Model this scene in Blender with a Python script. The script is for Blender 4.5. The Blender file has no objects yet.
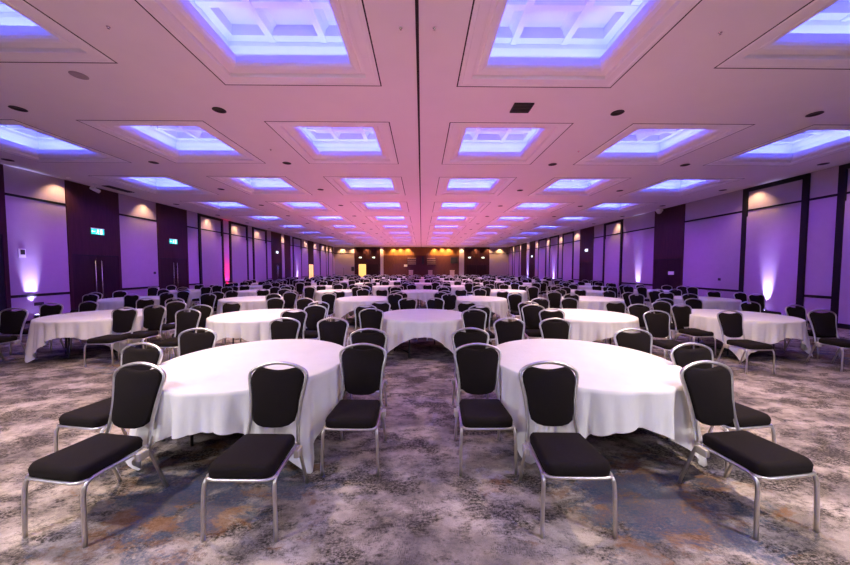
import bpy, bmesh, math, random
from mathutils import Vector, Matrix
PI = math.pi
rnd = random.Random(7)
scene = bpy.context.scene
COL = scene.collection

# ------------------------------------------------------------------ helpers
def mesh_from(bm, name, mats, smooth=False):
    me = bpy.data.meshes.new(name)
    bm.normal_update()
    bm.to_mesh(me); bm.free()
    for m in (mats if isinstance(mats, (list, tuple)) else [mats]):
        me.materials.append(m)
    if smooth:
        for p in me.polygons: p.use_smooth = True
    return me

def link(name, me, parent=None, loc=None, rot=None):
    o = bpy.data.objects.new(name, me); COL.objects.link(o)
    if parent is not None: o.parent = parent
    if loc is not None: o.location = loc
    if rot is not None: o.rotation_euler = rot
    return o

def obj(name, bm, mats, parent=None, loc=None, smooth=False, rot=None):
    return link(name, mesh_from(bm, name, mats, smooth), parent, loc, rot)

def tag(o, label=None, cat=None, group=None, kind=None):
    if label: o['label'] = label
    if cat: o['category'] = cat
    if group: o['group'] = group
    if kind: o['kind'] = kind
    return o

def thing(name, label, cat, loc=(0, 0, 0), rz=0.0, group=None):
    o = bpy.data.objects.new(name, None); COL.objects.link(o)
    o.empty_display_size = 0.1
    o.location = loc; o.rotation_euler = (0, 0, rz)
    return tag(o, label, cat, group)

def dup(root, loc, rz, label, group=None):
    r = root.copy(); COL.objects.link(r)
    r.location = loc; r.rotation_euler = (0, 0, rz)
    r['label'] = label
    if group: r['group'] = group
    for ch in list(root.children):
        c = ch.copy(); COL.objects.link(c); c.parent = r
        for g in list(ch.children):
            d = g.copy(); COL.objects.link(d); d.parent = c
    return r

def box(bm, x0, x1, y0, y1, z0, z1, mi=0, bev=0.0):
    vs = [bm.verts.new((x, y, z)) for x in (x0, x1) for y in (y0, y1) for z in (z0, z1)]
    fs = []
    for idx in ((0, 1, 3, 2), (4, 6, 7, 5), (0, 4, 5, 1), (2, 3, 7, 6), (0, 2, 6, 4), (1, 5, 7, 3)):
        f = bm.faces.new([vs[i] for i in idx]); f.material_index = mi; fs.append(f)
    if bev:
        es = list({e for f in fs for e in f.edges})
        r = bmesh.ops.bevel(bm, geom=es, offset=bev, segments=2, profile=0.5, affect='EDGES')
        for f in r['faces']: f.material_index = mi
    return bm

def nbox(*a, **k): return box(bmesh.new(), *a, **k)

def tube(bm, pts, r, seg=8, mi=0, cap=True, up=Vector((0.0, 0.0, 1.0))):
    pts = [Vector(p) for p in pts]
    rings = []
    n = len(pts)
    prev = None
    for i, p in enumerate(pts):
        a = pts[max(i - 1, 0)]; b = pts[min(i + 1, n - 1)]
        t = (b - a).normalized()
        if prev is None:
            ref = up if abs(t.dot(up)) < 0.9 else Vector((1, 0, 0))
            u = t.cross(ref).normalized()
        else:
            u = (prev - t * prev.dot(t)).normalized()
        prev = u
        v = t.cross(u)
        rr = r[i] if isinstance(r, (list, tuple)) else r
        rings.append([bm.verts.new(p + (u * math.cos(2 * PI * k / seg) + v * math.sin(2 * PI * k / seg)) * rr) for k in range(seg)])
    for i in range(n - 1):
        for k in range(seg):
            f = bm.faces.new((rings[i][k], rings[i][(k + 1) % seg], rings[i + 1][(k + 1) % seg], rings[i + 1][k]))
            f.material_index = mi; f.smooth = True
    if cap:
        f = bm.faces.new(rings[0][::-1]); f.material_index = mi
        f = bm.faces.new(rings[-1]); f.material_index = mi
    return bm

def spline(ctrl, per=6):
    """Catmull-Rom through the control points."""
    P = [Vector(c) for c in ctrl]
    P = [P[0] * 2 - P[1]] + P + [P[-1] * 2 - P[-2]]
    out = []
    for i in range(1, len(P) - 2):
        for k in range(per):
            t = k / per
            a, b, c, d = P[i - 1], P[i], P[i + 1], P[i + 2]
            out.append(0.5 * ((2 * b) + (c - a) * t + (2 * a - 5 * b + 4 * c - d) * t * t + (3 * b - a - 3 * c + d) * t ** 3))
    out.append(P[-2])
    return out

def loft(bm, rings, mi=0, cap=True, smooth=True):
    R = [[bm.verts.new(p) for p in ring] for ring in rings]
    n = len(R[0])
    for i in range(len(R) - 1):
        for k in range(n):
            f = bm.faces.new((R[i][k], R[i][(k + 1) % n], R[i + 1][(k + 1) % n], R[i + 1][k]))
            f.material_index = mi; f.smooth = smooth
    if cap:
        f = bm.faces.new(R[0][::-1]); f.material_index = mi; f.smooth = smooth
        f = bm.faces.new(R[-1]); f.material_index = mi; f.smooth = smooth
    return bm

def lathe(bm, prof, seg=24, mi=0, axis='z', cx=0, cy=0, cz=0, cap=True):
    rings = []
    for (r, h) in prof:
        ring = []
        for k in range(seg):
            a = 2 * PI * k / seg
            c, s = math.cos(a) * r, math.sin(a) * r
            ring.append((cx + c, cy + s, cz + h) if axis == 'z' else ((cx + h, cy + c, cz + s) if axis == 'x' else (cx + s, cy + h, cz + c)))
        rings.append(ring)
    return loft(bm, rings, mi, cap)

# ------------------------------------------------------------------ materials
class NT:
    def __init__(s, name):
        s.m = bpy.data.materials.new(name); s.m.use_nodes = True
        s.t = s.m.node_tree; s.n = s.t.nodes; s.l = s.t.links
        s.b = s.n['Principled BSDF']
    def node(s, typ, **kw):
        x = s.n.new(typ)
        for k, v in kw.items(): setattr(x, k, v)
        return x
    def set(s, node, **kw):
        for k, v in kw.items(): node.inputs[k].default_value = v
    def link(s, a, b): s.l.new(a, b)
    def coords(s, scale=(1, 1, 1), loc=(0, 0, 0), rot=(0, 0, 0)):
        tc = s.node('ShaderNodeTexCoord'); mp = s.node('ShaderNodeMapping')
        mp.inputs['Scale'].default_value = scale; mp.inputs['Location'].default_value = loc; mp.inputs['Rotation'].default_value = rot
        s.link(tc.outputs['Object'], mp.inputs['Vector']); return mp.outputs['Vector']
    def noise(s, vec, scale, detail=4, rough=0.55, dist=0.0):
        x = s.node('ShaderNodeTexNoise')
        x.inputs['Scale'].default_value = scale; x.inputs['Detail'].default_value = detail
        x.inputs['Roughness'].default_value = rough; x.inputs['Distortion'].default_value = dist
        if vec is not None: s.link(vec, x.inputs['Vector'])
        return x.outputs['Fac']
    def ramp(s, fac, stops):
        x = s.node('ShaderNodeValToRGB'); e = x.color_ramp.elements
        while len(e) < len(stops): e.new(0.5)
        for i, (p, c) in enumerate(stops):
            e[i].position = p; e[i].color = (*c, 1) if len(c) == 3 else c
        s.link(fac, x.inputs['Fac']); return x.outputs['Color']
    def mix(s, fac, a, b, mode='MIX'):
        x = s.node('ShaderNodeMix', data_type='RGBA', blend_type=mode)
        for sock, v in ((x.inputs[0], fac), (x.inputs[6], a), (x.inputs[7], b)):
            if hasattr(v, 'is_output'): s.link(v, sock)
            elif isinstance(v, (int, float)): sock.default_value = v
            else: sock.default_value = (*v, 1)
        return x.outputs[2]
    def math(s, op, a, b=0.0, c=0.0):
        x = s.node('ShaderNodeMath', operation=op)
        for i, v in enumerate((a, b, c)):
            if hasattr(v, 'is_output'): s.link(v, x.inputs[i])
            else: x.inputs[i].default_value = v
        return x.outputs[0]
    def bump(s, h, strength, dist=0.01):
        x = s.node('ShaderNodeBump'); x.inputs['Strength'].default_value = strength; x.inputs['Distance'].default_value = dist
        s.link(h, x.inputs['Height']); s.link(x.outputs['Normal'], s.b.inputs['Normal'])

def simple(name, col, rough=0.6, metal=0.0, var=0.06, scale=12.0, bump=0.0, spec=None, bscale=None):
    t = NT(name)
    v = t.coords()
    f = t.noise(v, scale, 4)
    lo = tuple(max(0, c * (1 - var)) for c in col); hi = tuple(min(1, c * (1 + var)) for c in col)
    t.link(t.ramp(f, [(0.3, lo), (0.7, hi)]), t.b.inputs['Base Color'])
    t.b.inputs['Roughness'].default_value = rough; t.b.inputs['Metallic'].default_value = metal
    if spec is not None: t.b.inputs['Specular IOR Level'].default_value = spec
    if bump: t.bump(t.noise(v, bscale or scale * 8, 3), bump, 0.003)
    return t.m

def emitter(name, col, strength):
    t = NT(name)
    t.b.inputs['Base Color'].default_value = (*[min(1, c) for c in col], 1)
    t.b.inputs['Emission Color'].default_value = (*col, 1); t.b.inputs['Emission Strength'].default_value = strength
    return t.m

def wood(name, c0, c1, rough=0.45):
    t = NT(name)
    v = t.coords((6, 6, 0.5))
    g = t.noise(v, 3.0, 6, 0.6, 0.6)
    t.link(t.ramp(g, [(0.3, c0), (0.7, c1)]), t.b.inputs['Base Color'])
    t.b.inputs['Roughness'].default_value = rough; t.b.inputs['Specular IOR Level'].default_value = 0.2
    return t.m

def carpet():
    t = NT('carpet_weave')
    v = t.coords()
    vs = t.coords((1.0, 1.6, 1), (3.1, 1.7, 0), (0, 0, 0.12))
    pale = t.ramp(t.noise(t.coords((1, 1.4, 1), (5, 2, 0)), 1.3, 8, 0.7, 0.2), [(0.36, CARPET_MID), (0.46, CARPET_LIGHT), (0.60, CARPET_PALE)])
    big = t.ramp(t.noise(vs, 2.1, 10, 0.72, 0.2), [(0.44, (1, 1, 1)), (0.52, (0, 0, 0))])
    speck = t.ramp(t.noise(t.coords((1, 1.5, 1)), 42, 5, 0.75), [(0.40, (0.25, 0.25, 0.25)), (0.56, (1, 1, 1))])
    base = t.mix(t.math('MULTIPLY', big, speck), pale, CARPET_DARK)
    # distressed charcoal flecks
    fl = t.noise(t.coords((1.2, 2.0, 1), (9, 4, 0)), 3.2, 12, 0.82, 0.1)
    flm = t.ramp(fl, [(0.50, (0, 0, 0)), (0.555, (1, 1, 1))])
    weave = t.math('MULTIPLY', t.noise(t.coords((30, 220, 1)), 1.0, 2), t.noise(t.coords((220, 30, 1)), 1.0, 2))
    wm = t.ramp(weave, [(0.17, (0, 0, 0)), (0.33, (1, 1, 1))])
    f2 = t.math('MULTIPLY', flm, wm)
    c = t.mix(t.math('MULTIPLY', f2, 0.85), base, (0.055, 0.047, 0.045))
    # navy and rust washes woven in bands
    tc = t.node('ShaderNodeTexCoord'); sp = t.node('ShaderNodeSeparateXYZ'); t.link(tc.outputs['Object'], sp.inputs[0])
    band = t.math('SINE', t.math('MULTIPLY_ADD', sp.outputs['Y'], 2 * PI / 3.4, 1.571 - 2 * PI * 2.28 / 3.4))
    band = t.math('MULTIPLY_ADD', band, 0.5, 0.5)
    sx = t.math('SINE', t.math('MULTIPLY_ADD', sp.outputs['X'], 2 * PI / 3.3, -1.571))
    sx = t.math('MULTIPLY_ADD', sx, 0.5, 0.5)
    both = t.math('MULTIPLY', band, t.math('MULTIPLY_ADD', sx, 0.6, 0.4))
    nb = t.noise(t.coords((1.4, 2.2, 1), (1.2, 6.0, 0)), 1.4, 11, 0.74, 0.3)
    mb = t.ramp(t.math('MULTIPLY_ADD', both, 0.40, nb), [(0.82, (0, 0, 0)), (0.88, (1, 1, 1))])
    nr = t.noise(t.coords((1.5, 2.4, 1), (12.0, 3.4, 0)), 1.6, 11, 0.74, 0.3)
    mr = t.ramp(t.math('MULTIPLY_ADD', both, 0.36, nr), [(0.79, (0, 0, 0)), (0.86, (1, 1, 1))])
    mb = t.math('MULTIPLY', mb, t.math('MULTIPLY_ADD', speck, 0.55, 0.45))
    c = t.mix(t.math('MULTIPLY', mr, 0.7), c, (0.20, 0.10, 0.045))
    c = t.mix(t.math('MULTIPLY', mb, 0.80), c, (0.05, 0.075, 0.125))
    fine = t.noise(t.coords((1, 1, 1)), 160, 2)
    c = t.mix(0.35, c, t.ramp(fine, [(0.3, (0.3, 0.3, 0.3)), (0.7, (0.7, 0.7, 0.7))]), 'OVERLAY')
    t.link(c, t.b.inputs['Base Color'])
    t.b.inputs['Roughness'].default_value = 0.95; t.b.inputs['Specular IOR Level'].default_value = 0.1
    t.bump(t.noise(v, 260, 2), 0.4, 0.004)
    return t.m

CARPET_DARK = (0.030, 0.025, 0.023); CARPET_MID = (0.14, 0.12, 0.11)
CARPET_LIGHT = (0.25, 0.212, 0.185); CARPET_PALE = (0.47, 0.405, 0.35)

M = {}
M['carpet'] = carpet()
M['plaster'] = simple('ceiling_plaster', (0.80, 0.77, 0.77), 0.9, var=0.015, scale=2.0)
M['coffer'] = simple('coffer_plaster', (0.84, 0.83, 0.84), 0.8, var=0.01, scale=3.0)
M['fabric_wall'] = simple('wall_fabric', (0.37, 0.28, 0.37), 0.95, var=0.03, scale=5.0, bump=0.15, bscale=180)
M['walnut'] = wood('dark_walnut', (0.026, 0.006, 0.011), (0.050, 0.012, 0.019), 0.55)
M['walnut_door'] = wood('door_walnut', (0.012, 0.003, 0.006), (0.026, 0.007, 0.012), 0.55)
M['wood_warm_lit'] = wood('veneer_warm_lit', (0.14, 0.055, 0.02), (0.24, 0.10, 0.035), 0.5)
M['wood_dim'] = wood('veneer_dim', (0.055, 0.015, 0.017), (0.10, 0.030, 0.030), 0.55)
M['black_trim'] = simple('black_lacquer', (0.007, 0.006, 0.008), 0.5, var=0.1, spec=0.2)
M['groove'] = simple('shadow_gap', (0.02, 0.016, 0.02), 0.9)
M['void'] = simple('dark_doorway', (0.004, 0.004, 0.005), 0.9)
M['steel'] = simple('brushed_steel', (0.66, 0.64, 0.63), 0.38, 1.0, var=0.08, scale=30)
M['chrome'] = simple('handle_chrome', (0.75, 0.74, 0.76), 0.25, 1.0, var=0.03)
def upholstery():
    t = NT('black_upholstery')
    v = t.coords()
    n1 = t.noise(v, 420, 2); n2 = t.noise(v, 9, 3)
    c = t.mix(t.math('MULTIPLY', n1, 0.6), (0.008, 0.006, 0.006), (0.024, 0.018, 0.017))
    t.link(t.mix(t.math('MULTIPLY', n2, 0.3), c, (0.014, 0.010, 0.011)), t.b.inputs['Base Color'])
    t.b.inputs['Roughness'].default_value = 0.9; t.b.inputs['Specular IOR Level'].default_value = 0.12
    t.bump(n1, 0.25, 0.002)
    return t.m
M['upholstery'] = upholstery()
M['bracket'] = simple('bracket_plastic', (0.46, 0.42, 0.36), 0.5)
M['foot'] = simple('foot_plastic', (0.03, 0.03, 0.03), 0.6)
def cloth_mat():
    t = NT('white_table_linen')
    v = t.coords()
    n = t.noise(v, 3.0, 5, 0.6)
    t.link(t.ramp(n, [(0.3, (0.80, 0.80, 0.80)), (0.7, (0.86, 0.86, 0.86))]), t.b.inputs['Base Color'])
    t.b.inputs['Roughness'].default_value = 0.9; t.b.inputs['Specular IOR Level'].default_value = 0.15
    a = t.noise(t.coords((1, 1, 0.35)), 14, 4, 0.6, 0.4)
    t.bump(a, 0.35, 0.012)
    return t.m
M['linen'] = cloth_mat()
M['tabletop'] = simple('plywood_top', (0.16, 0.10, 0.06), 0.6, var=0.15)
M['black_metal'] = simple('black_metal', (0.02, 0.02, 0.022), 0.45, 0.3)
M['white_plastic'] = simple('white_plastic', (0.75, 0.74, 0.74), 0.4, var=0.02)
M['dark_can'] = simple('downlight_can', (0.012, 0.010, 0.010), 0.6)
M['dark_slot'] = simple('grille_black', (0.012, 0.011, 0.012), 0.6)
M['green_sign'] = emitter('exit_green', (0.02, 0.55, 0.42), 1.3)
M['pale_sign'] = emitter('exit_pale', (0.75, 0.85, 0.70), 0.9)
M['sign_white'] = emitter('exit_white', (0.75, 1.0, 0.9), 1.8)
M['led_blue'] = emitter('led_blue_strip', (0.09, 0.12, 1.0), 58.0)
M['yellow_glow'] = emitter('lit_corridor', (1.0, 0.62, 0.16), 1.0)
M['screen'] = simple('screen_glass', (0.03, 0.03, 0.035), 0.2)
M['pale_shelf'] = simple('pale_oak', (0.70, 0.48, 0.32), 0.5)
M['plinth'] = simple('plinth_lacquer', (0.5, 0.33, 0.28), 0.6)
M['paper'] = simple('white_card', (0.75, 0.70, 0.70), 0.8)

# ------------------------------------------------------------------ camera
cam_d = bpy.data.cameras.new('camera'); cam = bpy.data.objects.new('camera', cam_d); COL.objects.link(cam)
cam_d.sensor_width = 36.0; cam_d.lens = 310.0 / 850.0 * 36.0; cam_d.clip_end = 200; cam_d.clip_start = 0.05
cam.location = (0, 0, 1.70)
pitch, yaw = 0.0445, 0.0112
cam.rotation_euler = (PI / 2 - pitch, -0.001, -yaw)
scene.camera = cam

# ------------------------------------------------------------------ room shell
XW = 12.1; YB = 43.4; YF = -9.0; H = 4.70
tag(obj('floor', nbox(-XW - .2, XW + .2, YF, YB + .2, -0.12, 0.0), M['carpet']), kind='structure')

# coffers: grid of openings in the ceiling
PX, CW, X0 = 3.79, 2.52, -0.04
HOLE = 1.276
cols = [-2.5, -1.5, -0.5, 0.5, 1.5, 2.5]
coff = []
for r in range(-1, 10):
    for c in cols:
        if r <= 0 and abs(c) == 2.5: continue
        y = 3.97 + 3.80 * r - (0.52 if (r <= 0 and abs(c) > 1) else 0.0)
        coff.append((X0 + c * PX, y, r, c))

bm = bmesh.new()
xs_cells = [-XW - .2] + [X0 + (c - .5) * PX for c in cols] + [X0 + 3 * PX, XW + .2]
def ceil_quad(x0, x1, y0, y1):
    if x1 - x0 > 1e-4 and y1 - y0 > 1e-4: box(bm, x0, x1, y0, y1, H, H + 0.05)
# strips outside the columns
ceil_quad(-XW - .2, xs_cells[1], YF, YB + .2); ceil_quad(xs_cells[7], XW + .2, YF, YB + .2)
for i, c in enumerate(cols):
    x0, x1 = xs_cells[i + 1], xs_cells[i + 2]
    ys = sorted(y for (x, y, r, cc) in coff if cc == c)
    cx = X0 + c * PX
    ceil_quad(x0, cx - HOLE, YF, YB + .2); ceil_quad(cx + HOLE, x1, YF, YB + .2)
    prev = YF
    for y in ys:
        ceil_quad(cx - HOLE, cx + HOLE, prev, y - HOLE); prev = y + HOLE
    ceil_quad(cx - HOLE, cx + HOLE, prev, YB + .2)
tag(obj('ceiling', bm, M['plaster']), kind='structure')
tag(obj('trim_1', nbox(-0.075, -0.035, 0.0, YB - .02, H - 0.012, H + 0.002), M['groove']), kind='structure')

tag(obj('wall_left', nbox(-XW - .2, -XW, YF, YB, 0, H), M['fabric_wall']), kind='structure')
tag(obj('wall_right', nbox(XW, XW + .2, YF, YB, 0, H), M['fabric_wall']), kind='structure')
tag(obj('wall_back', nbox(-XW, XW, YB, YB + .2, 0, H), M['fabric_wall']), kind='structure')
tag(obj('wall_front', nbox(-XW - .2, XW + .2, YF - .2, YF, 0, H), M['fabric_wall']), kind='structure')

ntrim = [1]
def trim(bm_, mat):
    ntrim[0] += 1
    return tag(obj('trim_%d' % ntrim[0], bm_, mat), kind='structure')

def sx(side, d0, d1):
    """wall-normal extents: d metres into the room from the left (-1) or right (1) wall"""
    a, b = side * (XW - d0), side * (XW - d1)
    return min(a, b), max(a, b)

RAIL_U, RAIL_D = 3.86, 0.86
def rails(side, y0, y1, dado=True):
    bm = bmesh.new()
    x0, x1 = sx(side, -0.01, 0.022)
    box(bm, x0, x1, y0, y1, RAIL_U - 0.035, RAIL_U + 0.035)
    if dado: box(bm, x0, x1, y0, y1, RAIL_D - 0.04, RAIL_D + 0.04)
    trim(bm, M['black_trim'])

def frame(side, y0, y1, w=0.16):
    bm = bmesh.new()
    x0, x1 = sx(side, -0.01, 0.06)
    box(bm, x0, x1, y0, y0 + w, 0, H - .02); box(bm, x0, x1, y1 - w, y1, 0, H - .02)
    box(bm, x0, x1, y0 + w, y1 - w, H - .16, H - .02); box(bm, x0, x1, y0 + w, y1 - w, 0, 0.14)
    x0, x1 = sx(side, -0.01, 0.02)
    box(bm, x0, x1, y0 + w, y1 - w, RAIL_U - 0.03, RAIL_U + 0.03)
    trim(bm, M['black_trim'])
    # projecting lower leaf of the movable panel inside the frame
    x0, x1 = sx(side, -0.01, 0.035)
    trim(nbox(x0, x1, y0 + w, y1 - w, 0.14, RAIL_U - 0.22), M['fabric_wall'])

ndoor = [0]
def door_bay(side, y0, y1, handles=True, lit=False, leaf='walnut_door', dh=2.13):
    x0, x1 = sx(side, -0.01, 0.03)
    bm = bmesh.new()
    box(bm, x0, x1, y0, y1, dh + .06, H - .01)
    jw = 0.10
    box(bm, x0, x1, y0, y0 + jw, 0, dh + .06); box(bm, x0, x1, y1 - jw, y1, 0, dh + .06)
    trim(bm, M['walnut'])
    ndoor[0] += 1
    ym = (y0 + y1) / 2
    d0, d1 = sx(side, -0.005, 0.012)
    bm = bmesh.new()
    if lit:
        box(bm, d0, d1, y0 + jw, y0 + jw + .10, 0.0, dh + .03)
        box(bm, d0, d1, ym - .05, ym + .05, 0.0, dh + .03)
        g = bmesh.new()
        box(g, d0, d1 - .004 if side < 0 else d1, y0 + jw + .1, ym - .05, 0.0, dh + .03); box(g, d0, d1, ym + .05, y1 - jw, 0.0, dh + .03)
    else:
        box(bm, d0, d1, y0 + jw + .005, ym - .006, 0.01, dh + .02); box(bm, d0, d1, ym + .006, y1 - jw - .005, 0.01, dh + .02)
    D = tag(obj('door_%d' % ndoor[0], bm, M[leaf]), kind='structure')
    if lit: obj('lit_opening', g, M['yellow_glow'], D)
    bm = bmesh.new()
    h0, h1 = sx(side, -0.005, 0.018)
    box(bm, h0, h1, y0 + jw, y1 - jw, dh + .02, dh + .06)
    obj('door_head', bm, M['black_trim'], D)
    if handles:
        for s in (-1, 1):
            yy = ym + s * 0.11
            bm = bmesh.new()
            xx = side * (XW - 0.075)
            tube(bm, [(xx, yy, 0.35), (xx, yy, 1.98)], 0.016, 8)
            for z in (0.5, 1.83): tube(bm, [(side * (XW - 0.01), yy, z), (xx, yy, z)], 0.011, 6)
            h = obj('door_handle', bm, M['chrome'], D); h['label'] = 'tall vertical steel pull handle'
    return D

def baseboard(name, side, y0, y1):
    pass

# left wall, going away from the camera
door_bay(-1, 7.35, 9.22, handles=False, leaf='void', dh=2.62)
rails(-1, 9.22, 10.78); door_bay(-1, 10.78, 12.62); rails(-1, 12.62, 14.40); door_bay(-1, 14.40, 16.22)
rails(-1, 16.22, 17.02); frame(-1, 17.02, 19.10); rails(-1, 19.10, 19.72); frame(-1, 19.72, 21.78)
rails(-1, 21.78, 22.42); frame(-1, 22.42, 24.42); rails(-1, 24.42, 25.2); door_bay(-1, 25.2, 27.0)
rails(-1, 27.0, 27.6)
trim(nbox(*sx(-1, -.01, .03), 27.6, 28.8, 0, H - .01), M['walnut'])
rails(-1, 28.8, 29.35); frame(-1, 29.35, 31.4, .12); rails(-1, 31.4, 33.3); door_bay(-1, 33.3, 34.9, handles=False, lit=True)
rails(-1, 34.9, 37.1); frame(-1, 37.1, 39.5, .12); rails(-1, 39.5, 40.3); frame(-1, 40.3, 42.4, .12); rails(-1, 42.4, YB)
rails(-1, YF, 7.35)
# right wall
frame(1, 6.85, 8.95); rails(1, YF, 6.85); rails(1, 8.95, 9.64); frame(1, 9.64, 11.62); rails(1, 11.62, 14.22)
R_DOOR = door_bay(1, 14.22, 16.05, handles=False); rails(1, 16.05, 18.6); frame(1, 18.6, 20.5); rails(1, 20.5, 21.75)
door_bay(1, 21.75, 23.6, handles=False); rails(1, 23.6, 24.6); frame(1, 24.6, 26.5, .12); rails(1, 26.5, 27.3)
frame(1, 27.3, 29.2, .12); rails(1, 29.2, 30.0); frame(1, 30.0, 32.0, .12); rails(1, 32.0, 33.0)
door_bay(1, 33.0, 34.7, handles=False); rails(1, 34.7, 35.7)
trim(nbox(*sx(1, -.01, .03), 35.7, 37.6, 0, H - .01), M['walnut'])
rails(1, 37.6, 38.2); frame(1, 38.2, 40.2, .12); rails(1, 40.2, 41.0); frame(1, 41.0, 42.8, .12); rails(1, 42.8, YB)
for s, n in ((-1, 'baseboard_left'), (1, 'baseboard_right')):
    a, b = sx(s, -0.01, 0.016)
    tag(obj(n, nbox(a, b, YF, YB, 0, 0.09), M['black_trim']), kind='structure')
# back wall
def bpanel(x0, x1, z0, z1, mat, d=0.03): return trim(nbox(x0, x1, YB - d, YB + .01, z0, z1), M[mat])
bpanel(-9.35, -5.75, 0, H - .01, 'walnut'); bpanel(5.95, 9.5, 0, H - .01, 'walnut')
bpanel(-5.3, 5.25, 3.55, H - .01, 'wood_warm_lit'); bpanel(-5.3, 5.25, 0, 3.55, 'wood_dim', .025)  # one wood wall: warm lamplight put into the upper colour, darker below
bpanel(-XW, -9.35, RAIL_U - .1, RAIL_U - .03, 'black_trim'); bpanel(9.5, XW, RAIL_U - .1, RAIL_U - .03, 'black_trim')
for x in (-8.85, 8.85):
    pass
ndoor[0] += 1
D = tag(obj('door_%d' % ndoor[0], nbox(-7.55, -6.0, YB - .05, YB - .02, 0, 2.3), M['walnut_door']), kind='structure')
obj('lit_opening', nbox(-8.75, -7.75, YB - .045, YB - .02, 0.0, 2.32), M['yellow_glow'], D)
ndoor[0] += 1
D = tag(obj('door_%d' % ndoor[0], box(nbox(6.3, 7.66, YB - .05, YB - .02, 0, 2.2), 7.70, 9.1, YB - .05, YB - .02, 0, 2.2), M['walnut_door']), kind='structure')

# ------------------------------------------------------------------ ceiling coffers
def square_loft(bm, prof, mi=0, closed=False):
    """prof: list of (half width, z); swept round a square"""
    R = []
    for r, z in prof:
        R.append([bm.verts.new((sx_ * r, sy_ * r, z)) for sx_, sy_ in ((-1, -1), (1, -1), (1, 1), (-1, 1))])
    n = len(R)
    for i in range(n if closed else n - 1):
        a, b = R[i], R[(i + 1) % n]
        for k in range(4):
            f = bm.faces.new((a[k], a[(k + 1) % 4], b[(k + 1) % 4], b[k])); f.material_index = mi
    return bm

# moulded frame (closed profile) with raised reveal
fr = bmesh.new()
square_loft(fr, [(1.260, 0.010), (1.260, -0.002), (1.245, -0.003), (1.235, -0.012), (1.205, -0.014), (1.19, -0.004), (1.075, -0.002), (1.06, 0.003), (1.052, 0.052), (1.00, 0.056), (0.985, 0.036),
                 (0.93, 0.042), (0.885, 0.062), (0.862, 0.088), (0.854, 0.12), (0.852, 0.195), (0.86, 0.208), (0.875, 0.208), (0.88, 0.18),
                 (1.14, 0.18), (1.14, 0.16), (0.95, 0.10), (1.20, 0.06)], closed=True)
fr_me = mesh_from(fr, 'coffer_frame', M['coffer'])
# flush dark ring, with the gap's shade put into its colour
gp = bmesh.new()
square_loft(gp, [(1.258, -0.0015), (1.258, 0.030), (HOLE + .004, 0.030), (HOLE + .004, -0.0015)], closed=True)
gp_me = mesh_from(gp, 'shadow_gap', M['groove'])
# upper tray with plaster lattice
dm = bmesh.new()
square_loft(dm, [(1.14, 0.15), (1.14, 0.42), (1.10, 0.50), (1.08, 0.72)])
R_ = 1.08
vs = [dm.verts.new(p) for p in ((-R_, -R_, .72), (R_, -R_, .72), (R_, R_, .72), (-R_, R_, .72))]
dm.faces.new(vs)
def rib(bm, axis, off, dz):
    prof = [(-0.12, .72), (-0.075, .66), (-0.055, .58), (-0.05, .545), (0.05, .545), (0.055, .58), (0.075, .66), (0.12, .72)]
    ends = []
    for e in (-1.09, 1.09):
        ends.append([bm.verts.new((off + p, e, z + dz) if axis == 'y' else (e, off + p, z + dz)) for p, z in prof])
    for k in range(len(prof) - 1):
        bm.faces.new((ends[0][k], ends[0][k + 1], ends[1][k + 1], ends[1][k]))
for o_ in (-0.40, 0.40): rib(dm, 'y', o_, 0.0); rib(dm, 'x', o_, 0.006)
for s in (-1, 1):
    box(dm, min(s * 1.09, s * .96), max(s * 1.09, s * .96), -1.09, 1.09, .56, .72); box(dm, -.96, .96, min(s * 1.09, s * .96), max(s * 1.09, s * .96), .56, .72)
bmesh.ops.recalc_face_normals(dm, faces=dm.faces)
dm_me = mesh_from(dm, 'plaster_lattice', M['coffer'])
st = bmesh.new()
for s in (-1, 1):
    box(st, min(s * .95, s * .99), max(s * .95, s * .99), -.93, .93, .183, .200); box(st, -.93, .93, min(s * .95, s * .99), max(s * .95, s * .99), .183, .200)
st_me = mesh_from(st, 'light_strip', M['led_blue'])

ORD = ['first', 'second', 'third', 'fourth', 'fifth', 'sixth', 'seventh', 'eighth', 'ninth', 'tenth', 'eleventh', 'twelfth', 'thirteenth', 'fourteenth']
CPOS = {-2.5: 'beside the left wall', -1.5: 'second from the left wall', -0.5: 'just left of the ceiling slit', 0.5: 'just right of the ceiling slit',
        1.5: 'second from the right wall', 2.5: 'beside the right wall'}
for (x, y, r, c) in coff:
    lab = ('large ' if r == 0 else '') + 'blue-lit square ceiling coffer %s, %s row from the front' % (CPOS[c], ORD[r])
    if r < 0: lab = 'blue-lit square ceiling coffer %s, %s row behind the viewpoint' % (CPOS[c], ORD[-r - 1])
    t = thing('ceiling_coffer', lab, 'ceiling light', (x, y, H), 0, 'blue-lit coffers in the ceiling')
    link('coffer_frame', fr_me, t); link('shadow_gap', gp_me, t); link('plaster_lattice', dm_me, t); link('light_strip', st_me, t)

# ------------------------------------------------------------------ lamps
def lamp(name, typ, loc, energy, col, **kw):
    d = bpy.data.lights.new(name, typ); d.energy = energy; d.color = col
    for k, v in kw.items(): setattr(d, k, v)
    o = bpy.data.objects.new(name, d); COL.objects.link(o); o.location = loc
    return o
def aim(o, target):
    o.rotation_euler = (Vector(target) - o.location).to_track_quat('-Z', 'Y').to_euler()

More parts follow.
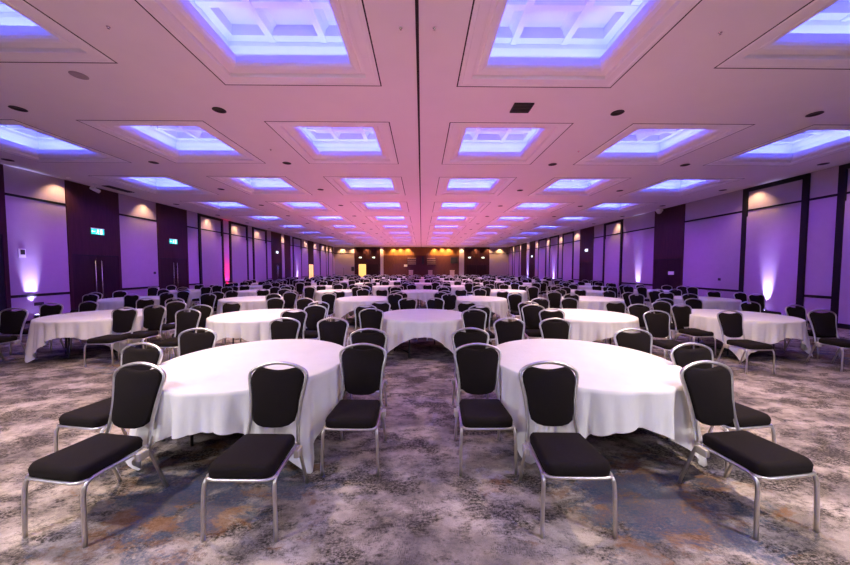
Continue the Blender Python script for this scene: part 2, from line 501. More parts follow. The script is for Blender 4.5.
# recessed downlights
can = bmesh.new()
lathe(can, [(0.115, -0.004), (0.118, -0.010), (0.100, -0.010), (0.085, -0.003)], 20, cap=False)
can_me = mesh_from(can, 'trim_ring', M['dark_can'], True)
can = bmesh.new()
lathe(can, [(0.0855, -0.004), (0.0855, -0.0035), (0.001, -0.0030)], 20, cap=False)
canb_me = mesh_from(can, 'reflector', M['dark_can'], True)
ys_dl = [3.1 + 2.95 * i for i in range(14)]
DPOS = {-7.58: 'outer left line', -3.83: 'inner left line', 3.76: 'inner right line', 7.6: 'outer right line'}
E_DOWN = 830.0
for i, y in enumerate(ys_dl):
    for x in (-7.58, -3.83, 3.76, 7.6):
        t = thing('downlight', 'dark round recessed ceiling downlight, %s of the %s' % (ORD[i], DPOS[x]), 'downlight', (x, y, H), 0, 'recessed downlights in the ceiling')
        link('trim_ring', can_me, t); link('reflector', canb_me, t)
        k = 1.0 if y < 4 else 0.62
        if abs(x) > 5: k *= (0.12 if y > 4 else 0.03)
        lamp('downlight_lamp', 'SPOT', (x, y, H - 0.03), E_DOWN * k, (1.0, 0.71, 0.49), spot_size=math.radians(120 if y < 4 else 104), spot_blend=1.0, shadow_soft_size=0.10)

# downlights carry on unseen behind the viewpoint, made cooler and brighter to fill shadows
for y in (0.15, -2.8, -5.75):
    for x in (-7.58, -3.83, 3.76, 7.6):
        lamp('downlight_lamp', 'SPOT', (x, y, H - 0.03), E_DOWN * (0.05 if abs(x) > 5 else 1.35), (0.92, 0.84, 0.86), spot_size=math.radians(118), spot_blend=1.0, shadow_soft_size=0.15)

# unseen cool lamps added behind the viewpoint to fill the front of the tables
for x, e in ((-8.5, 950.0), (0.0, 150.0), (8.5, 650.0)):
    l = lamp('front_fill_lamp', 'SPOT', (x, -3.5, 4.3), e, (0.90, 0.90, 0.97), spot_size=math.radians(66), spot_blend=1.0, shadow_soft_size=0.2)
    aim(l, (x * 0.08, 4.0, 0.3))

# added violet wall fill, and a dark line of fittings by each wall
E_VIO = 510.0
for i, y in enumerate(ys_dl):
    for s in (-1, 1):
        l = lamp('violet_fill_lamp', 'SPOT', (s * 7.6, y, H - .03), E_VIO, (0.38, 0.05, 1.0), spot_size=math.radians(56), spot_blend=0.6, shadow_soft_size=0.06)
        aim(l, (s * XW, y, 1.7))
for i, y in enumerate([5.9 + 2.95 * k for k in range(13)]):
    for s in (-1, 1):
        t = thing('downlight', 'dark round recessed ceiling fitting by the %s wall, %s from the front' % ('left' if s < 0 else 'right', ORD[i]), 'downlight', (s * 11.45, y, H), 0, 'recessed fittings by the side walls')
        link('trim_ring', can_me, t); link('reflector', canb_me, t)

# warm wall washers: small white spots in the ceiling close to the walls
ww = bmesh.new()
lathe(ww, [(0.055, 0.0), (0.06, -0.012), (0.045, -0.014), (0.040, -0.004)], 14, cap=False)
lathe(ww, [(0.0405, -0.004), (0.001, -0.003)], 14, cap=False)
ww_me = mesh_from(ww, 'wall_washer', M['white_plastic'], True)
E_WASH = 95.0
def washer(x, y, tx, ty, lab, e=E_WASH, col=(1.0, 0.66, 0.30), size=100):
    o = link('wall_washer', ww_me, None, (x, y, H)); tag(o, lab, 'spotlight', 'small warm spots close to the walls')
    l = lamp('wall_washer_lamp', 'SPOT', (x, y, H - 0.02), e, col, spot_size=math.radians(size), spot_blend=0.8, shadow_soft_size=0.02)
    aim(l, (tx, ty, 3.2))
for i, y in enumerate([10.55, 13.75, 17.75, 20.35, 23.05, 27.3, 32.6, 35.5, 38.3, 39.9, 41.6]):
    washer(-XW + .38, y, -XW, y, 'small warm ceiling spot by the left wall, %s from the front' % ORD[i])
for i, y in enumerate([8.0, 11.15, 19.0, 24.1, 26.9, 29.6, 32.5, 35.2, 37.9, 40.6]):
    washer(XW - .38, y, XW, y, 'small warm ceiling spot by the right wall, %s from the front' % ORD[i])
for i, x in enumerate([-11.0, -9.5, -7.6, -5.6, -3.9, -2.9, -1.9, 1.8, 2.9, 3.8, 5.6, 7.6, 9.3, 10.9]):
    washer(x, YB - .45, x, YB, 'small warm ceiling spot by the far wall, %s from the left' % ORD[i], E_WASH * (6.0 if abs(x) < 5 else 2.6), (1.0, 0.60, 0.20))

# uplighters on the floor along the walls
ub = bmesh.new()
lathe(ub, [(0.07, 0.05), (0.09, 0.08), (0.095, 0.26), (0.085, 0.27)], 16)
ub_me = mesh_from(ub, 'lamp_body', M['black_metal'], True)
us = bmesh.new()
box(us, -.13, .13, -.05, .05, 0.0, 0.02); box(us, -.125, -.11, -.02, .02, .02, .2); box(us, .11, .125, -.02, .02, .02, .2)
us_me = mesh_from(us, 'yoke', M['black_metal'])
ul = bmesh.new(); lathe(ul, [(0.08, 0.2705), (0.001, 0.272)], 16, cap=False)
lens_v = mesh_from(ul, 'lens', emitter('lens_violet', (0.55, 0.50, 1.0), 12.0), True)
ul = bmesh.new(); lathe(ul, [(0.08, 0.2705), (0.001, 0.272)], 16, cap=False)
lens_r = mesh_from(ul, 'lens', emitter('lens_red', (1.0, 0.02, 0.10), 12.0), True)
def uplight(side, y, lab, e=1300, col=(0.52, 0.48, 1.0), lens=None, size=29):
    x = side * (XW - .20)
    t = thing('uplighter', lab, 'uplight', (x, y, 0), 0, 'floor uplighters along the walls')
    link('lamp_body', ub_me, t); link('yoke', us_me, t); link('lens', lens or lens_v, t)
    l = lamp('uplighter_lamp', 'SPOT', (x, y, 0.30), e, col, spot_size=math.radians(size), spot_blend=1.0, shadow_soft_size=0.03)
    aim(l, (side * XW, y, 1.2))
uplight(-1, 9.72, 'uplighter throwing violet-white light up the left wall by the nearest exit doors')
uplight(-1, 19.42, 'uplighter throwing red light up the left wall', 1600, (1.0, 0.01, 0.07), lens_r, 30)
uplight(-1, 30.3, 'uplighter throwing violet light far down the left wall')
uplight(1, 10.65, 'uplighter inside the nearest black-framed panel on the right wall')
uplight(1, 17.2, 'uplighter on the right wall just beyond the door with a white notice')
uplight(1, 28.2, 'uplighter far down the right wall, third from the front')
uplight(1, 35.2, 'uplighter farthest down the right wall, near the corner')

# unseen pink lamps added between the tables to tint the ceiling
E_PINK = 105.0
for y in [4.8] + [8.1 + 3.45 * i for i in range(10)]:
    for x in (-4.9, -1.75, 1.75, 4.9):
        k = 0.35 if y < 6 else (1.1 if y > 12 else (0.3 if abs(x) > 3 else 0.6))
        l = lamp('pink_fill_lamp', 'SPOT', (x * (0.55 if y < 6 else 1), y, 1.0), E_PINK * k, (1.0, 0.19, 0.42), spot_size=math.radians(155), spot_blend=1.0, shadow_soft_size=0.15)
        l.rotation_euler = (PI, 0, 0)

# ------------------------------------------------------------------ tables and cloths
TOPZ = 0.75
tt = bmesh.new(); lathe(tt, [(0.875, 0.715), (0.89, 0.72), (0.89, 0.742), (0.88, 0.748)], 48)
tt_me = mesh_from(tt, 'tabletop', M['tabletop'])
def leg_pair(s):
    bm = bmesh.new()
    for a in (-1, 1):
        tube(bm, [(s * .48, a * .30, .715), (s * .50, a * .30, .02), (s * .50, a * .30, 0.0)], 0.014, 8)
    tube(bm, [(s * .50, -.30, .10), (s * .50, .30, .10)], 0.012, 8)
    tube(bm, [(s * .485, -.30, .60), (s * .485, .30, .60)], 0.012, 8)
    tube(bm, [(s * .49, 0, .60), (s * .10, 0, .712)], 0.009, 6)
    return bm
lp_me = [mesh_from(leg_pair(s), 'leg', M['black_metal'], True) for s in (-1, 1)]

def cloth_mesh(seed, half=1.19, N=288, rings=12, rot=0.0):
    q = random.Random(seed)
    R = 0.906
    ph = [q.uniform(0, 2 * PI) for _ in range(6)]
    bm = bmesh.new()
    loops = []
    ctr = bm.verts.new((0, 0, TOPZ + .012))
    for rr in (0.35, 0.7, 0.87, 0.894):
        loops.append([bm.verts.new((rr * math.cos(2 * PI * k / N), rr * math.sin(2 * PI * k / N), TOPZ + .012 - (0.002 if rr > .89 else 0))) for k in range(N)])
    for j in range(rings + 1):
        t = j / rings
        L = []
        for k in range(N):
            a = 2 * PI * k / N
            b = a - rot
            ext = half / max(abs(math.cos(b)), abs(math.sin(b)))
            drop = min(ext - R, 0.758) * (1 + 0.05 * math.sin(3 * a + ph[0]) + 0.04 * math.sin(8 * a + ph[2]))
            drop = min(drop, TOPZ + .004)
            corner = max(0.0, math.cos(4 * (b - PI / 4)))  # 1 at the corners
            pa = 10.5 * a + 0.9 * math.sin(3 * a + ph[0]) + 0.6 * math.sin(5 * a + ph[1])
            pb = 17.0 * a + 1.1 * math.sin(2 * a + ph[2]) + 0.5 * math.sin(7 * a + ph[3])
            fold = 0.75 * (abs(math.sin(pa)) ** 0.8 - 0.62) + 0.35 * (abs(math.sin(pb)) ** 0.8 - 0.62)
            amp = (0.095 + 0.025 * corner) * (t ** 0.75)
            flare = 0.004 + t * (0.012 + 0.055 * corner ** 1.5) - 0.05 * t * (abs(math.sin(3.5 * a + ph[5])) ** 0.7 - 0.6) * (0.35 + 0.65 * corner)
            tri = math.cos(12 * (b - PI / 4))
            r_ = R + flare + amp * fold + corner * t * 0.025 * tri
            L.append(bm.verts.new((r_ * math.cos(a), r_ * math.sin(a), TOPZ + .003 - t * drop)))
        loops.append(L)
    for k in range(N):
        f = bm.faces.new((ctr, loops[0][k], loops[0][(k + 1) % N])); f.smooth = True
    for i in range(len(loops) - 1):
        for k in range(N):
            f = bm.faces.new((loops[i][k], loops[i + 1][k], loops[i + 1][(k + 1) % N], loops[i][(k + 1) % N])); f.smooth = True
    return mesh_from(bm, 'tablecloth', M['linen'])
far_cloths = [cloth_mesh(100 + i, rot=0.2 * (i - 1.5), N=180, rings=8) for i in range(4)]

ROWN = ['front', 'second', 'third', 'fourth', 'fifth', 'sixth', 'seventh', 'eighth', 'ninth', 'tenth', 'eleventh', 'twelfth']
rows = [(3.225, [-1.70, 1.65]), (6.36, [-6.54, -3.30, 0.03, 3.40, 6.50]), (9.85, [-9.0, -5.35, -1.78, 1.78, 5.42, 9.0])]
for i in range(3, 11):
    y = 13.3 + 3.45 * (i - 3)
    rows.append((y, [-10.1, -6.9, -3.5, 0.0, 3.5, 6.9, 10.1] if i % 2 else [-9.0, -5.35, -1.76, 1.76, 5.35, 9.0]))
# chair spots around a table: (x, y of the top rail, name of the place)
SP_FRONT = [(-.54, -.80, 'front left seat'), (.57, -.80, 'front right seat'), (1.12, -.20, 'right-hand seat'), (1.05, .57, 'rear right seat'),
            (.37, 1.42, 'back right seat'), (-.35, 1.42, 'back left seat'), (-1.05, .60, 'rear left seat'), (-1.10, -.15, 'left-hand seat')]
SP_FRONT_B = [(-.65, -.80, 'front left seat'), (.65, -.80, 'front right seat'), (1.06, -.20, 'right-hand seat'), (.95, .55, 'rear right seat'),
            (.34, 1.36, 'back right seat'), (-.34, 1.38, 'back left seat'), (-1.04, .60, 'rear left seat'), (-1.10, -.20, 'left-hand seat')]
SP_SIDE = [(-.97, -.64, 'front left seat'), (-1.15, .0, 'middle left seat'), (-.98, .62, 'rear left seat'), (-.37, 1.42, 'back left seat'),
           (.36, 1.42, 'back right seat'), (.98, .60, 'rear right seat'), (1.15, -.08, 'middle right seat'), (.97, -.70, 'front right seat')]
def place_name(ri, ti, n):
    if ri == 0: return 'the front row %s table' % ('left', 'right')[ti]
    if n % 2 and ti == n // 2: return 'the %s row middle table' % ROWN[ri]
    if ti < n / 2: return 'the %s row table %s left' % (ROWN[ri], ('farthest', 'second from', 'third from')[ti])
    return 'the %s row table %s right' % (ROWN[ri], ('farthest', 'second from', 'third from')[n - 1 - ti])

table_root = None
chair_spots = []
for ri, (y, xs) in enumerate(rows):
    for ti, x in enumerate(xs):
        n = len(xs)
        if ri > 2: x += rnd.uniform(-.1, .1); yy = y + rnd.uniform(-.1, .1)
        else: yy = y
        if ri == 1 and ti in (0, 4): yy = 6.40 if ti == 0 else 6.30
        pn = place_name(ri, ti, n)
        lab = 'round folding table hidden under its white cloth, ' + pn
        if table_root is None:
            table_root = thing('banquet_table', lab, 'table', (x, yy, 0), 0, 'round tables under the cloths')
            link('tabletop', tt_me, table_root)
            for m in lp_me: link('leg', m, table_root)
        else:
            dup(table_root, (x, yy, 0), rnd.uniform(0, PI), lab)
        if ri < 2: me = cloth_mesh(10 * ri + ti, rot={0: 0.05, 1: -0.04}.get(ti, 0.0) if ri == 0 else (0.3 if ti == 0 else rnd.uniform(-.08, .08)))
        else: me = far_cloths[rnd.randrange(4)]
        c = link('tablecloth', me, None, (x, yy, 0.0), (0, 0, 0 if ri < 2 else rnd.choice([0, PI / 2, PI])))
        tag(c, 'white square cloth draped over %s' % pn, 'tablecloth', 'white cloths on the round tables')
        if ri == 0: spots = SP_FRONT if ti == 0 else SP_FRONT_B
        elif ri == 1 and ti == 4: spots = [(-.98, -.86, 'front left seat'), (.72, -.82, 'front right seat'), (1.20, .0, 'right-hand seat'), (1.02, .66, 'rear right seat'),
                                           (.30, 1.40, 'back right seat'), (-.40, 1.40, 'back left seat'), (-1.06, .10, 'middle left seat'), (-.95, .75, 'rear left seat')]
        elif ri == 1 and ti == 3: spots = [(.80, -.88, 'front right seat')] + SP_SIDE[:5] + [(1.18, .10, 'middle right seat'), (1.0, .70, 'rear right seat')]
        elif ri == 1 and ti == 0: spots = [(-.95, -.58, 'front left seat'), (-1.30, .28, 'middle left seat')] + SP_SIDE[2:7] + [(.92, -.52, 'front right seat')]
        elif ri == 1: spots = SP_SIDE
        else: spots = SP_SIDE if rnd.random() < .75 else SP_FRONT
        for (dx, dy, nm) in spots:
            j = 0.0 if ri == 0 else 0.04
            rz = rnd.uniform(-.10, .10) if ri else rnd.uniform(-.03, .03)
            if ri == 0 and nm in ('front left seat', 'left-hand seat') and ti == 0: rz = -0.16
            if ri == 0 and nm in ('front right seat', 'right-hand seat') and ti == 1: rz = 0.12
            chair_spots.append((x + dx + rnd.uniform(-j, j), yy + dy - .29 + rnd.uniform(-j, j), rz, 'black chair with silver frame, %s at %s' % (nm, pn), ri))

# ------------------------------------------------------------------ chairs
def rounded_outline(pts, r, seg=5):
    """2-D polygon with rounded corners; r may be one radius or one per corner"""
    out = []
    n = len(pts)
    for i in range(n):
        p = Vector(pts[i]); a = Vector(pts[i - 1]); b = Vector(pts[(i + 1) % n])
        rr = r[i] if isinstance(r, (list, tuple)) else r
        d1 = (a - p).normalized(); d2 = (b - p).normalized()
        ang = d1.angle(d2); t = rr / math.tan(ang / 2)
        c = p + (d1 + d2).normalized() * (rr / math.sin(ang / 2))
        s = p + d1 * t; e = p + d2 * t
        a0 = math.atan2(s.y - c.y, s.x - c.x); a1 = math.atan2(e.y - c.y, e.x - c.x)
        da = (a1 - a0 + PI) % (2 * PI) - PI
        for k in range(seg + 1):
            an = a0 + da * k / seg
            out.append((c.x + rr * math.cos(an), c.y + rr * math.sin(an)))
    return out

def inset(pts, d):
    cx = sum(p[0] for p in pts) / len(pts); cy = sum(p[1] for p in pts) / len(pts)
    n = len(pts); out = []
    for i in range(n):
        a = Vector(pts[i - 1]); b = Vector(pts[(i + 1) % n])
        t = (b - a)
        if t.length < 1e-6: out.append(pts[i]); continue
        nrm = Vector((-t.y, t.x)).normalized()
        out.append((pts[i][0] + nrm.x * d, pts[i][1] + nrm.y * d))
    return out

# backrest lean: y as a function of z on the chair
def lean(z): return 0.165 + 0.26 * max(0.0, z - 0.40) - 0.05 * max(0.0, z - 0.62)

def chair_parts(lo=False):
    P = {}
    sg = 5 if lo else 9
    pr = 3 if lo else 7
    # seat cushion
    pts = [(-.212, -.262), (.212, -.262), (.190, .140), (-.190, .140)]
    out = rounded_outline(pts, [.06, .06, .035, .035], 2 if lo else 5)
    bm = bmesh.new()
    def dome(p, z): return (p[0], p[1], z + 0.010 * math.cos(min(1, abs(p[0]) / .22) * PI / 2) * math.cos(min(1, abs(p[1] + .04) / .24) * PI / 2))
    lay = [(.006, .396), (.0, .404), (-.002, .425), (-.004, .442), (.004, .462), (.014, .473), (.030, .479)] if not lo else [(.0, .398), (-.003, .44), (.02, .476)]
    loft(bm, [[dome((p[0], p[1]), z) if z > .46 else (p[0], p[1], z) for p in inset(out, d)] for d, z in lay])
    P['seat'] = (bm, 'upholstery')
    # backrest pad: shouldered panel, dished top edge, bowed bottom
    half = [(0.0, .496), (.07, .499), (.120, .512), (.158, .540), (.172, .60), (.178, .68), (.190, .75), (.203, .81), (.207, .850), (.198, .880), (.172, .908), (.130, .924), (.08, .915), (.035, .908), (0.0, .906)]
    if lo: half = [half[i] for i in (0, 2, 4, 7, 9, 11, 14)]
    ring = half + [(-x, z) for x, z in reversed(half[1:-1])]
    bm = bmesh.new()
    ins = [(.014, -.020), (.004, -.014), (.0, .0), (.004, .012), (.016, .016)] if not lo else [(.01, -.018), (0, .014)]
    loft(bm, [[(p[0], lean(p[1]) + d - .012 * (1 - min(1, (p[0] / .205) ** 2)) * (1 if d < 0 else .6), p[1]) for p in inset(ring, i_)] for i_, d in ins])
    P['backrest'] = (bm, 'upholstery')
    # back frame: one bent tube, waisted, shouldered and crowned
    ctl = [(.200, .160, .385), (.188, None, .47), (.184, None, .56), (.194, None, .68), (.213, None, .79), (.224, None, .855), (.208, None, .898), (.150, None, .930), (.075, None, .950), (0, None, .957)]
    right = [(x, lean(z) if y is None else y, z) for x, y, z in ctl]
    path = right + [(-x, y, z) for x, y, z in reversed(right[:-1])]
    bm = bmesh.new(); tube(bm, spline(path, 2 if lo else 4), .0135, sg)
    P['back_frame'] = (bm, 'steel')
    # legs
    for s in (1, -1):
        bm = bmesh.new()
        tube(bm, spline([(s * .230, -.258, 0), (s * .227, -.254, .20), (s * .222, -.248, .335), (s * .217, -.225, .378), (s * .212, -.17, .392), (s * .205, -.02, .388), (s * .200, .165, .385)], 1 if lo else 4), .0125, sg)
        P['front_leg%d' % s] = (bm, 'steel')
        bm = bmesh.new()
        tube(bm, spline([(s * .204, .10, .392), (s * .206, .150, .36), (s * .210, .205, .20), (s * .214, .270, 0)], 1 if lo else 4), .0125, sg)
        P['rear_leg%d' % s] = (bm, 'steel')
    # seat frame: front and rear rails under the cushion
    bm = bmesh.new()
    tube(bm, spline([(-.216, -.215, .392), (-.195, -.252, .393), (-.14, -.264, .393), (0, -.266, .393), (.14, -.264, .393), (.195, -.252, .393), (.216, -.215, .392)], 1 if lo else 3), .010, sg)
    if not lo:
        tube(bm, [(-.2, .155, .388), (.2, .155, .388)], .010, sg)
        tube(bm, [(-.208, -.05, .388), (.208, -.05, .388)], .008, 6)
    P['seat_frame'] = (bm, 'steel')
    if not lo:
        for s in (1, -1):
            bm = bmesh.new(); a, b = sorted((s * .208, s * .246))
            box(bm, a, b, .05, .125, .335, .392, bev=.006)
            P['linking_bracket%d' % s] = (bm, 'bracket')
    return P

def make_chair_root():
    t = thing('banquet_chair', 'x', 'chair', (0, 0, 0), 0, 'black banquet chairs around the white tables')
    for k, (bm, m) in chair_parts().items():
        nm = 'leg' if 'leg' in k else ('linking_bracket' if 'bracket' in k else k)
        o = link(nm, mesh_from(bm, nm, M[m], True), t)
    return t
def joined_lo(mats):
    bm = bmesh.new()
    for k, (b, m) in chair_parts(True).items():
        mi = mats.index(m); me = bpy.data.meshes.new('tmp'); b.to_mesh(me); b.free()
        n0 = len(bm.faces); bm.from_mesh(me); bpy.data.meshes.remove(me)
        bm.faces.ensure_lookup_table()
        for f in bm.faces[n0:]: f.material_index = mi
    return bm
lo_mats = ['upholstery', 'steel']
lo_bm = joined_lo(lo_mats); lo_me = mesh_from(lo_bm, 'banquet_chair', [M[m] for m in lo_mats], True)

# the ones that show largest are individuals
def seen(c):
    px = 421.5 + 310 * c[0] / max(c[1], .1)
    return -40 < px < 890
chair_spots = sorted([c for c in chair_spots if seen(c)], key=lambda c: c[1])
ind, rest = chair_spots[:300], chair_spots[300:]
root = None
for i, (x, y, rz, lab, ri) in enumerate(ind):
    if ri < 5:
        if root is None:
            root = make_chair_root(); root.location = (x, y, 0); root.rotation_euler = (0, 0, rz); root['label'] = lab
        else: dup(root, (x, y, 0), rz, lab)
    else:
        o = link('banquet_chair', lo_me, None, (x, y, 0), (0, 0, rz))
        tag(o, lab, 'chair', 'black banquet chairs around the white tables')
bm = bmesh.new()
for (x, y, rz, lab, ri) in rest:
    n0 = len(bm.verts); bm.from_mesh(lo_me); bm.verts.ensure_lookup_table()
    Mx = Matrix.Translation((x, y, 0)) @ Matrix.Rotation(rz, 4, 'Z')
    bmesh.ops.transform(bm, matrix=Mx, verts=bm.verts[n0:])
tag(obj('distant_chairs', bm, [M[m] for m in lo_mats]), 'mass of black chairs around the farthest tables near the back wall', 'chairs', None, 'stuff')

# ------------------------------------------------------------------ signs and fittings
def running_man(bm, mx):
    """simple pictogram: doorway, running figure, arrow; mx maps (u, v) to 3-D"""
    def poly(pts): bm.faces.new([bm.verts.new(mx(u, v)) for u, v in pts])
    def quad(a, b, w):
        d = Vector((b[0] - a[0], b[1] - a[1])).normalized(); n = Vector((-d.y, d.x)) * w / 2
        poly([(a[0] - n.x, a[1] - n.y), (b[0] - n.x, b[1] - n.y), (b[0] + n.x, b[1] + n.y), (a[0] + n.x, a[1] + n.y)])
    poly([(.04 * math.cos(2 * PI * k / 12) * .6 - .005, .062 + .04 * math.sin(2 * PI * k / 12) * .6) for k in range(12)])
    quad((-.005, .04), (-.025, -.02), .03); quad((-.02, -.02), (.02, -.045), .02); quad((.02, -.045), (.015, -.085), .018)
    quad((-.028, -.02), (-.05, -.06), .02); quad((-.05, -.06), (-.085, -.065), .016); quad((0, .03), (.04, .01), .014); quad((-.01, .03), (-.045, .02), .014)
    poly([(.075, -.09), (.15, -.09), (.15, .09), (.075, .09)])
    quad((-.10, 0), (-.20, 0), .022); poly([(-.19, .04), (-.235, 0), (-.19, -.04)])
def exit_sign(loc, normal, lab, w=.22, h=.10, mat='green_sign'):
    if 'pale' in lab: w, h = .17, .085
    t = thing('exit_sign', lab, 'exit sign', loc, 0, 'green exit signs above the doors')
    n = Vector(normal); u = Vector((0, 0, 1)).cross(n).normalized()
    th = .03
    bm = bmesh.new()
    ax = abs(n.x) > .5
    if ax: box(bm, min(0, n.x * th), max(0, n.x * th), -w, w, -h, h)
    else: box(bm, -w, w, min(0, n.y * th), max(0, n.y * th), -h, h)
    obj('sign_box', bm, M['pale_sign'] if 'pale' in lab else M[mat], t)
    bm = bmesh.new(); running_man(bm, lambda a, b: tuple(n * (th + .002) + u * a + Vector((0, 0, b))))
    obj('pictogram', bm, M['sign_white'], t)
    bm = bmesh.new()
    if ax: box(bm, min(0, n.x * th), max(0, n.x * th), -w - .01, w + .01, h, h + .03)
    else: box(bm, -w - .01, w + .01, min(0, n.y * th), max(0, n.y * th), h, h + .03)
    obj('housing', bm, M['white_plastic'], t)
exit_sign((-XW + .03, 11.75, 3.06), (1, 0, 0), 'green exit sign above the nearest double doors on the left wall')
exit_sign((-XW + .03, 15.28, 3.0), (1, 0, 0), 'green exit sign above the second double doors on the left wall')
exit_sign((-XW + .03, 26.1, 3.05), (1, 0, 0), 'pale exit sign above the third doors on the left wall')
exit_sign((XW - .03, 22.6, 3.05), (-1, 0, 0), 'pale exit sign above the far doors on the right wall')
exit_sign((XW - .03, 33.8, 3.05), (-1, 0, 0), 'pale exit sign above the farthest doors on the right wall')
for i, x in enumerate((-8.5, -6.65, 6.7, 8.6)):
    exit_sign((x, YB - .03, 3.25), (0, -1, 0), 'pale exit sign on the far wall, %s from the left' % ORD[i])

def plate(name, side, y, z, w, h, mat, lab, cat, inner=None):
    a, b = sx(side, -.005, .02)
    o = obj(name, nbox(a, b, y - w, y + w, z - h, z + h, bev=.004), M[mat]); tag(o, lab, cat)
    if inner:
        a, b = sx(side, .015, .023)
        obj('display', nbox(a, b, y - w * .55, y + w * .75, z - h * .35, z + h * .8), M[inner], o)
    return o
plate('wall_controller', -1, 9.55, 2.16, .085, .13, 'white_plastic', 'white wall controller with dark display above the left uplighter', 'control panel', 'screen')
plate('wall_controller', 1, 10.85, 2.15, .085, .11, 'white_plastic', 'white wall controller with dark display inside the right-hand framed panel', 'control panel', 'screen')
plate('wall_socket', 1, 12.45, 1.28, .05, .05, 'black_metal', 'small dark socket on the right wall panel beside the framed panel', 'socket')
plate('wall_socket', -1, 14.2, 1.50, .05, .05, 'black_metal', 'small dark socket on the left wall between the two double doors', 'socket')
plate('wall_socket', -1, 9.9, .58, .12, .05, 'black_metal', 'wide dark socket plate low on the left wall below the dado rail', 'socket')
o = obj('door_notice', nbox(XW - .03, XW - .012, 14.72, 15.05, 1.42, 1.58), M['paper']); tag(o, 'small white notice on the dark right-hand door', 'notice')
# power box by the uplighter on the left
# ceiling fittings
t = thing('ceiling_vent', 'square black air grille in the ceiling right of the slit', 'vent', (1.86, 5.88, H))
bm = nbox(-.17, .17, -.15, .15, -.012, 0); obj('backing', bm, M['dark_slot'], t)
bm = bmesh.new()
for i in range(5): box(bm, -.165, .165, -.125 + i * .055, -.105 + i * .055, -.024, -.010)
obj('slat', bm, M['black_metal'], t)
bm = bmesh.new()
square_loft(bm, [(.18, -.002), (.18, -.026), (.165, -.026), (.165, -.002)], closed=True)
bmesh.ops.scale(bm, vec=(1, .9, 1), verts=bm.verts); obj('frame', bm, M['black_metal'], t)
t = thing('ceiling_vent', 'long dark air slot in the ceiling above the nearest left exit doors', 'vent', (-11.45, 12.0, H))
obj('backing', nbox(-.14, .14, -.5, .5, -.012, 0), M['dark_slot'], t)
bm = bmesh.new()
for i in range(4): box(bm, -.12 + i * .07, -.10 + i * .07, -.49, .49, -.022, -.010)
obj('slat', bm, M['black_metal'], t)
sp = bmesh.new(); lathe(sp, [(.010, 0), (.024, -.003), (.020, -.008), (.006, -.010), (.006, -.022), (.013, -.024), (.013, -.026)], 14)
sp_me = mesh_from(sp, 'sprinkler_head', M['chrome'], True)
for x, y, w in ((-3.89, 4.03, 'left of the large left coffer'), (-.26, 4.0, 'just left of the slit'), (.16, 4.0, 'just right of the slit'), (3.79, 4.03, 'right of the large right coffer'),
                (-3.8, 8.0, 'between the second and third coffers on the left'), (4.0, 8.0, 'between the fourth and fifth coffers')):
    tag(link('ceiling_sprinkler', sp_me, None, (x, y, H)), 'tiny sprinkler head in the ceiling %s' % w, 'sprinkler')
sk = bmesh.new(); lathe(sk, [(.11, 0), (.11, -.006), (.09, -.009), (.02, -.010)], 24)
tag(obj('ceiling_speaker', sk, simple('speaker_mesh', (.30, .26, .28), .7), None, (-5.33, 5.02, H), True), 'round grey flush ceiling speaker near the large left coffer', 'speaker')
# tracking camera at the left, dome camera at the right
t = thing('ceiling_camera', 'white swivelling spotlight under the ceiling above the nearest left doors', 'spotlight', (-11.62, 11.3, H))
bm = bmesh.new(); lathe(bm, [(.06, 0), (.06, -.03), (.02, -.035), (.02, -.14)], 14); obj('bracket', bm, M['white_plastic'], t, None, True)
bm = bmesh.new(); tube(bm, [(-.02, -.12, -.16), (.02, .12, -.24)], [.06, .07], 14); obj('lamp_head', bm, M['white_plastic'], t)
t = thing('ceiling_dome_camera', 'white dome camera under the ceiling above the right-hand door', 'camera', (XW - .22, 15.5, H))
bm = bmesh.new(); lathe(bm, [(.14, 0), (.15, -.05), (.15, -.12), (.12, -.14)], 18); obj('housing', bm, M['white_plastic'], t, None, True)
bm = bmesh.new(); lathe(bm, [(.115, -.14), (.10, -.20), (.06, -.24), (.002, -.255)], 18); obj('dome', bm, M['white_plastic'], t, None, True)

# ------------------------------------------------------------------ fittings on the far wall
def shelf_unit(x, lab):
    t = thing('wall_shelves', lab, 'shelves', (x, YB - .03, 2.25), 0, 'slatted shelves on the far wall')
    obj('side_panel', nbox(-.62, -.58, -.22, 0, 0, 1.05), M['walnut_door'], t); obj('side_panel', nbox(.58, .62, -.22, 0, 0, 1.05), M['walnut_door'], t)
    for k in range(4): obj('shelf', nbox(-.58, .58, -.24, 0, .08 + .26 * k, .14 + .26 * k), M['pale_shelf'], t)
shelf_unit(-1.35, 'pale slatted shelves on the far wooden wall, left of the dark speaker')
shelf_unit(1.35, 'pale slatted shelves on the far wooden wall, right of the dark speaker')
t = thing('wall_speaker', 'tall dark loudspeaker on the far wooden wall between the slatted shelves', 'loudspeaker', (.2, YB - .03, 2.35))
obj('cabinet', nbox(-.16, .16, -.32, -.06, 0, 1.05, bev=.02), M['black_metal'], t); obj('bracket', nbox(-.05, .05, -.07, 0, .4, .6), M['black_metal'], t)
obj('grille', nbox(-.14, .14, -.335, -.318, .04, 1.01), M['dark_slot'], t)
t = thing('wall_screen', 'dark screen hung on the far wall beside the right pale pilaster', 'screen', (4.55, YB - .03, 2.45))
obj('casing', nbox(-.5, .5, -.10, -.03, 0, .85, bev=.01), M['black_metal'], t); obj('display', nbox(-.47, .47, -.105, -.098, .03, .82), M['screen'], t); obj('bracket', nbox(-.1, .1, -.04, 0, .3, .5), M['black_metal'], t)
o = obj('wall_board', nbox(-2.45, -1.98, YB - .06, YB - .02, 1.98, 2.28), M['paper']); tag(o, 'white board fixed low on the far wooden wall', 'board')
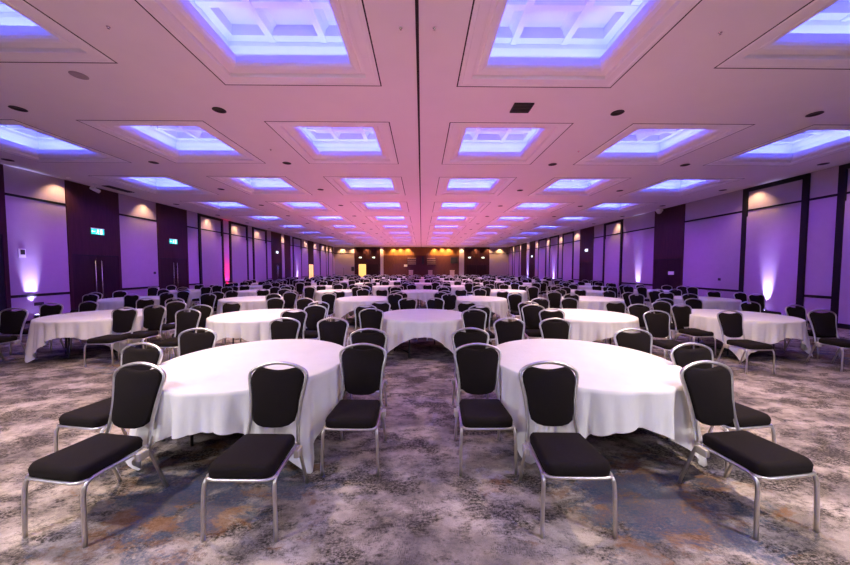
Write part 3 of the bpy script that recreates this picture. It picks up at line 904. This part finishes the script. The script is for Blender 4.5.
for i, x in enumerate((-1.45, 1.2, 4.2)):
    t = thing('display_plinth', 'pale waist-high plinth before the far wooden wall, %s from the left' % ORD[i], 'plinth', (x, YB - .9, 0))
    obj('plinth_body', nbox(-.28, .28, -.28, .28, 0, 1.45, bev=.01), M['plinth'], t); obj('plinth_top', nbox(-.30, .30, -.30, .30, 1.45, 1.50), M['pale_shelf'], t)
def speaker_stand(x, y, lab, thin=False):
    t = thing('speaker_stand' if not thin else 'microphone_stand', lab, 'stand', (x, y, 0))
    bm = bmesh.new(); tube(bm, [(0, 0, .3), (0, 0, 1.5 if not thin else 1.72)], .02, 8); obj('pole', bm, M['black_metal'], t)
    for k in range(3):
        bm = bmesh.new(); a = 2 * PI * k / 3 + .4
        tube(bm, [(0, 0, .75), (.5 * math.cos(a), .5 * math.sin(a), .015)], .014, 6); obj('leg', bm, M['black_metal'], t)
    if not thin:
        bm = bmesh.new(); loft(bm, [[(-.19, -.17, 1.38), (.19, -.17, 1.38), (.15, .17, 1.38), (-.15, .17, 1.38)], [(-.19, -.17, 1.95), (.19, -.17, 1.95), (.15, .17, 1.95), (-.15, .17, 1.95)]], smooth=False)
        obj('loudspeaker_cabinet', bm, M['black_metal'], t)
    else:
        bm = bmesh.new(); tube(bm, [(0, 0, 1.72), (.0, -.12, 1.80)], .025, 8); obj('microphone', bm, M['black_metal'], t)
speaker_stand(-9.3, 42.2, 'black loudspeaker on a tripod before the far wall, left of the lit doorway')
speaker_stand(-10.6, 42.4, 'thin black stand before the far pale wall near the left corner', True)

# ------------------------------------------------------------------ world and colour management
w = bpy.data.worlds.new('world'); scene.world = w; w.use_nodes = True
w.node_tree.nodes['Background'].inputs[0].default_value = (0.01, 0.01, 0.012, 1)
w.node_tree.nodes['Background'].inputs[1].default_value = 0.0
vs = scene.view_settings
vs.view_transform = 'Standard'; vs.look = 'None'; vs.gamma = 1.0; vs.exposure = 0.17
vs.use_curve_mapping = False
scene.cycles.use_denoising = True
scene.cycles.max_bounces = 8; scene.cycles.diffuse_bounces = 5
scene.cycles.sample_clamp_indirect = 6.0
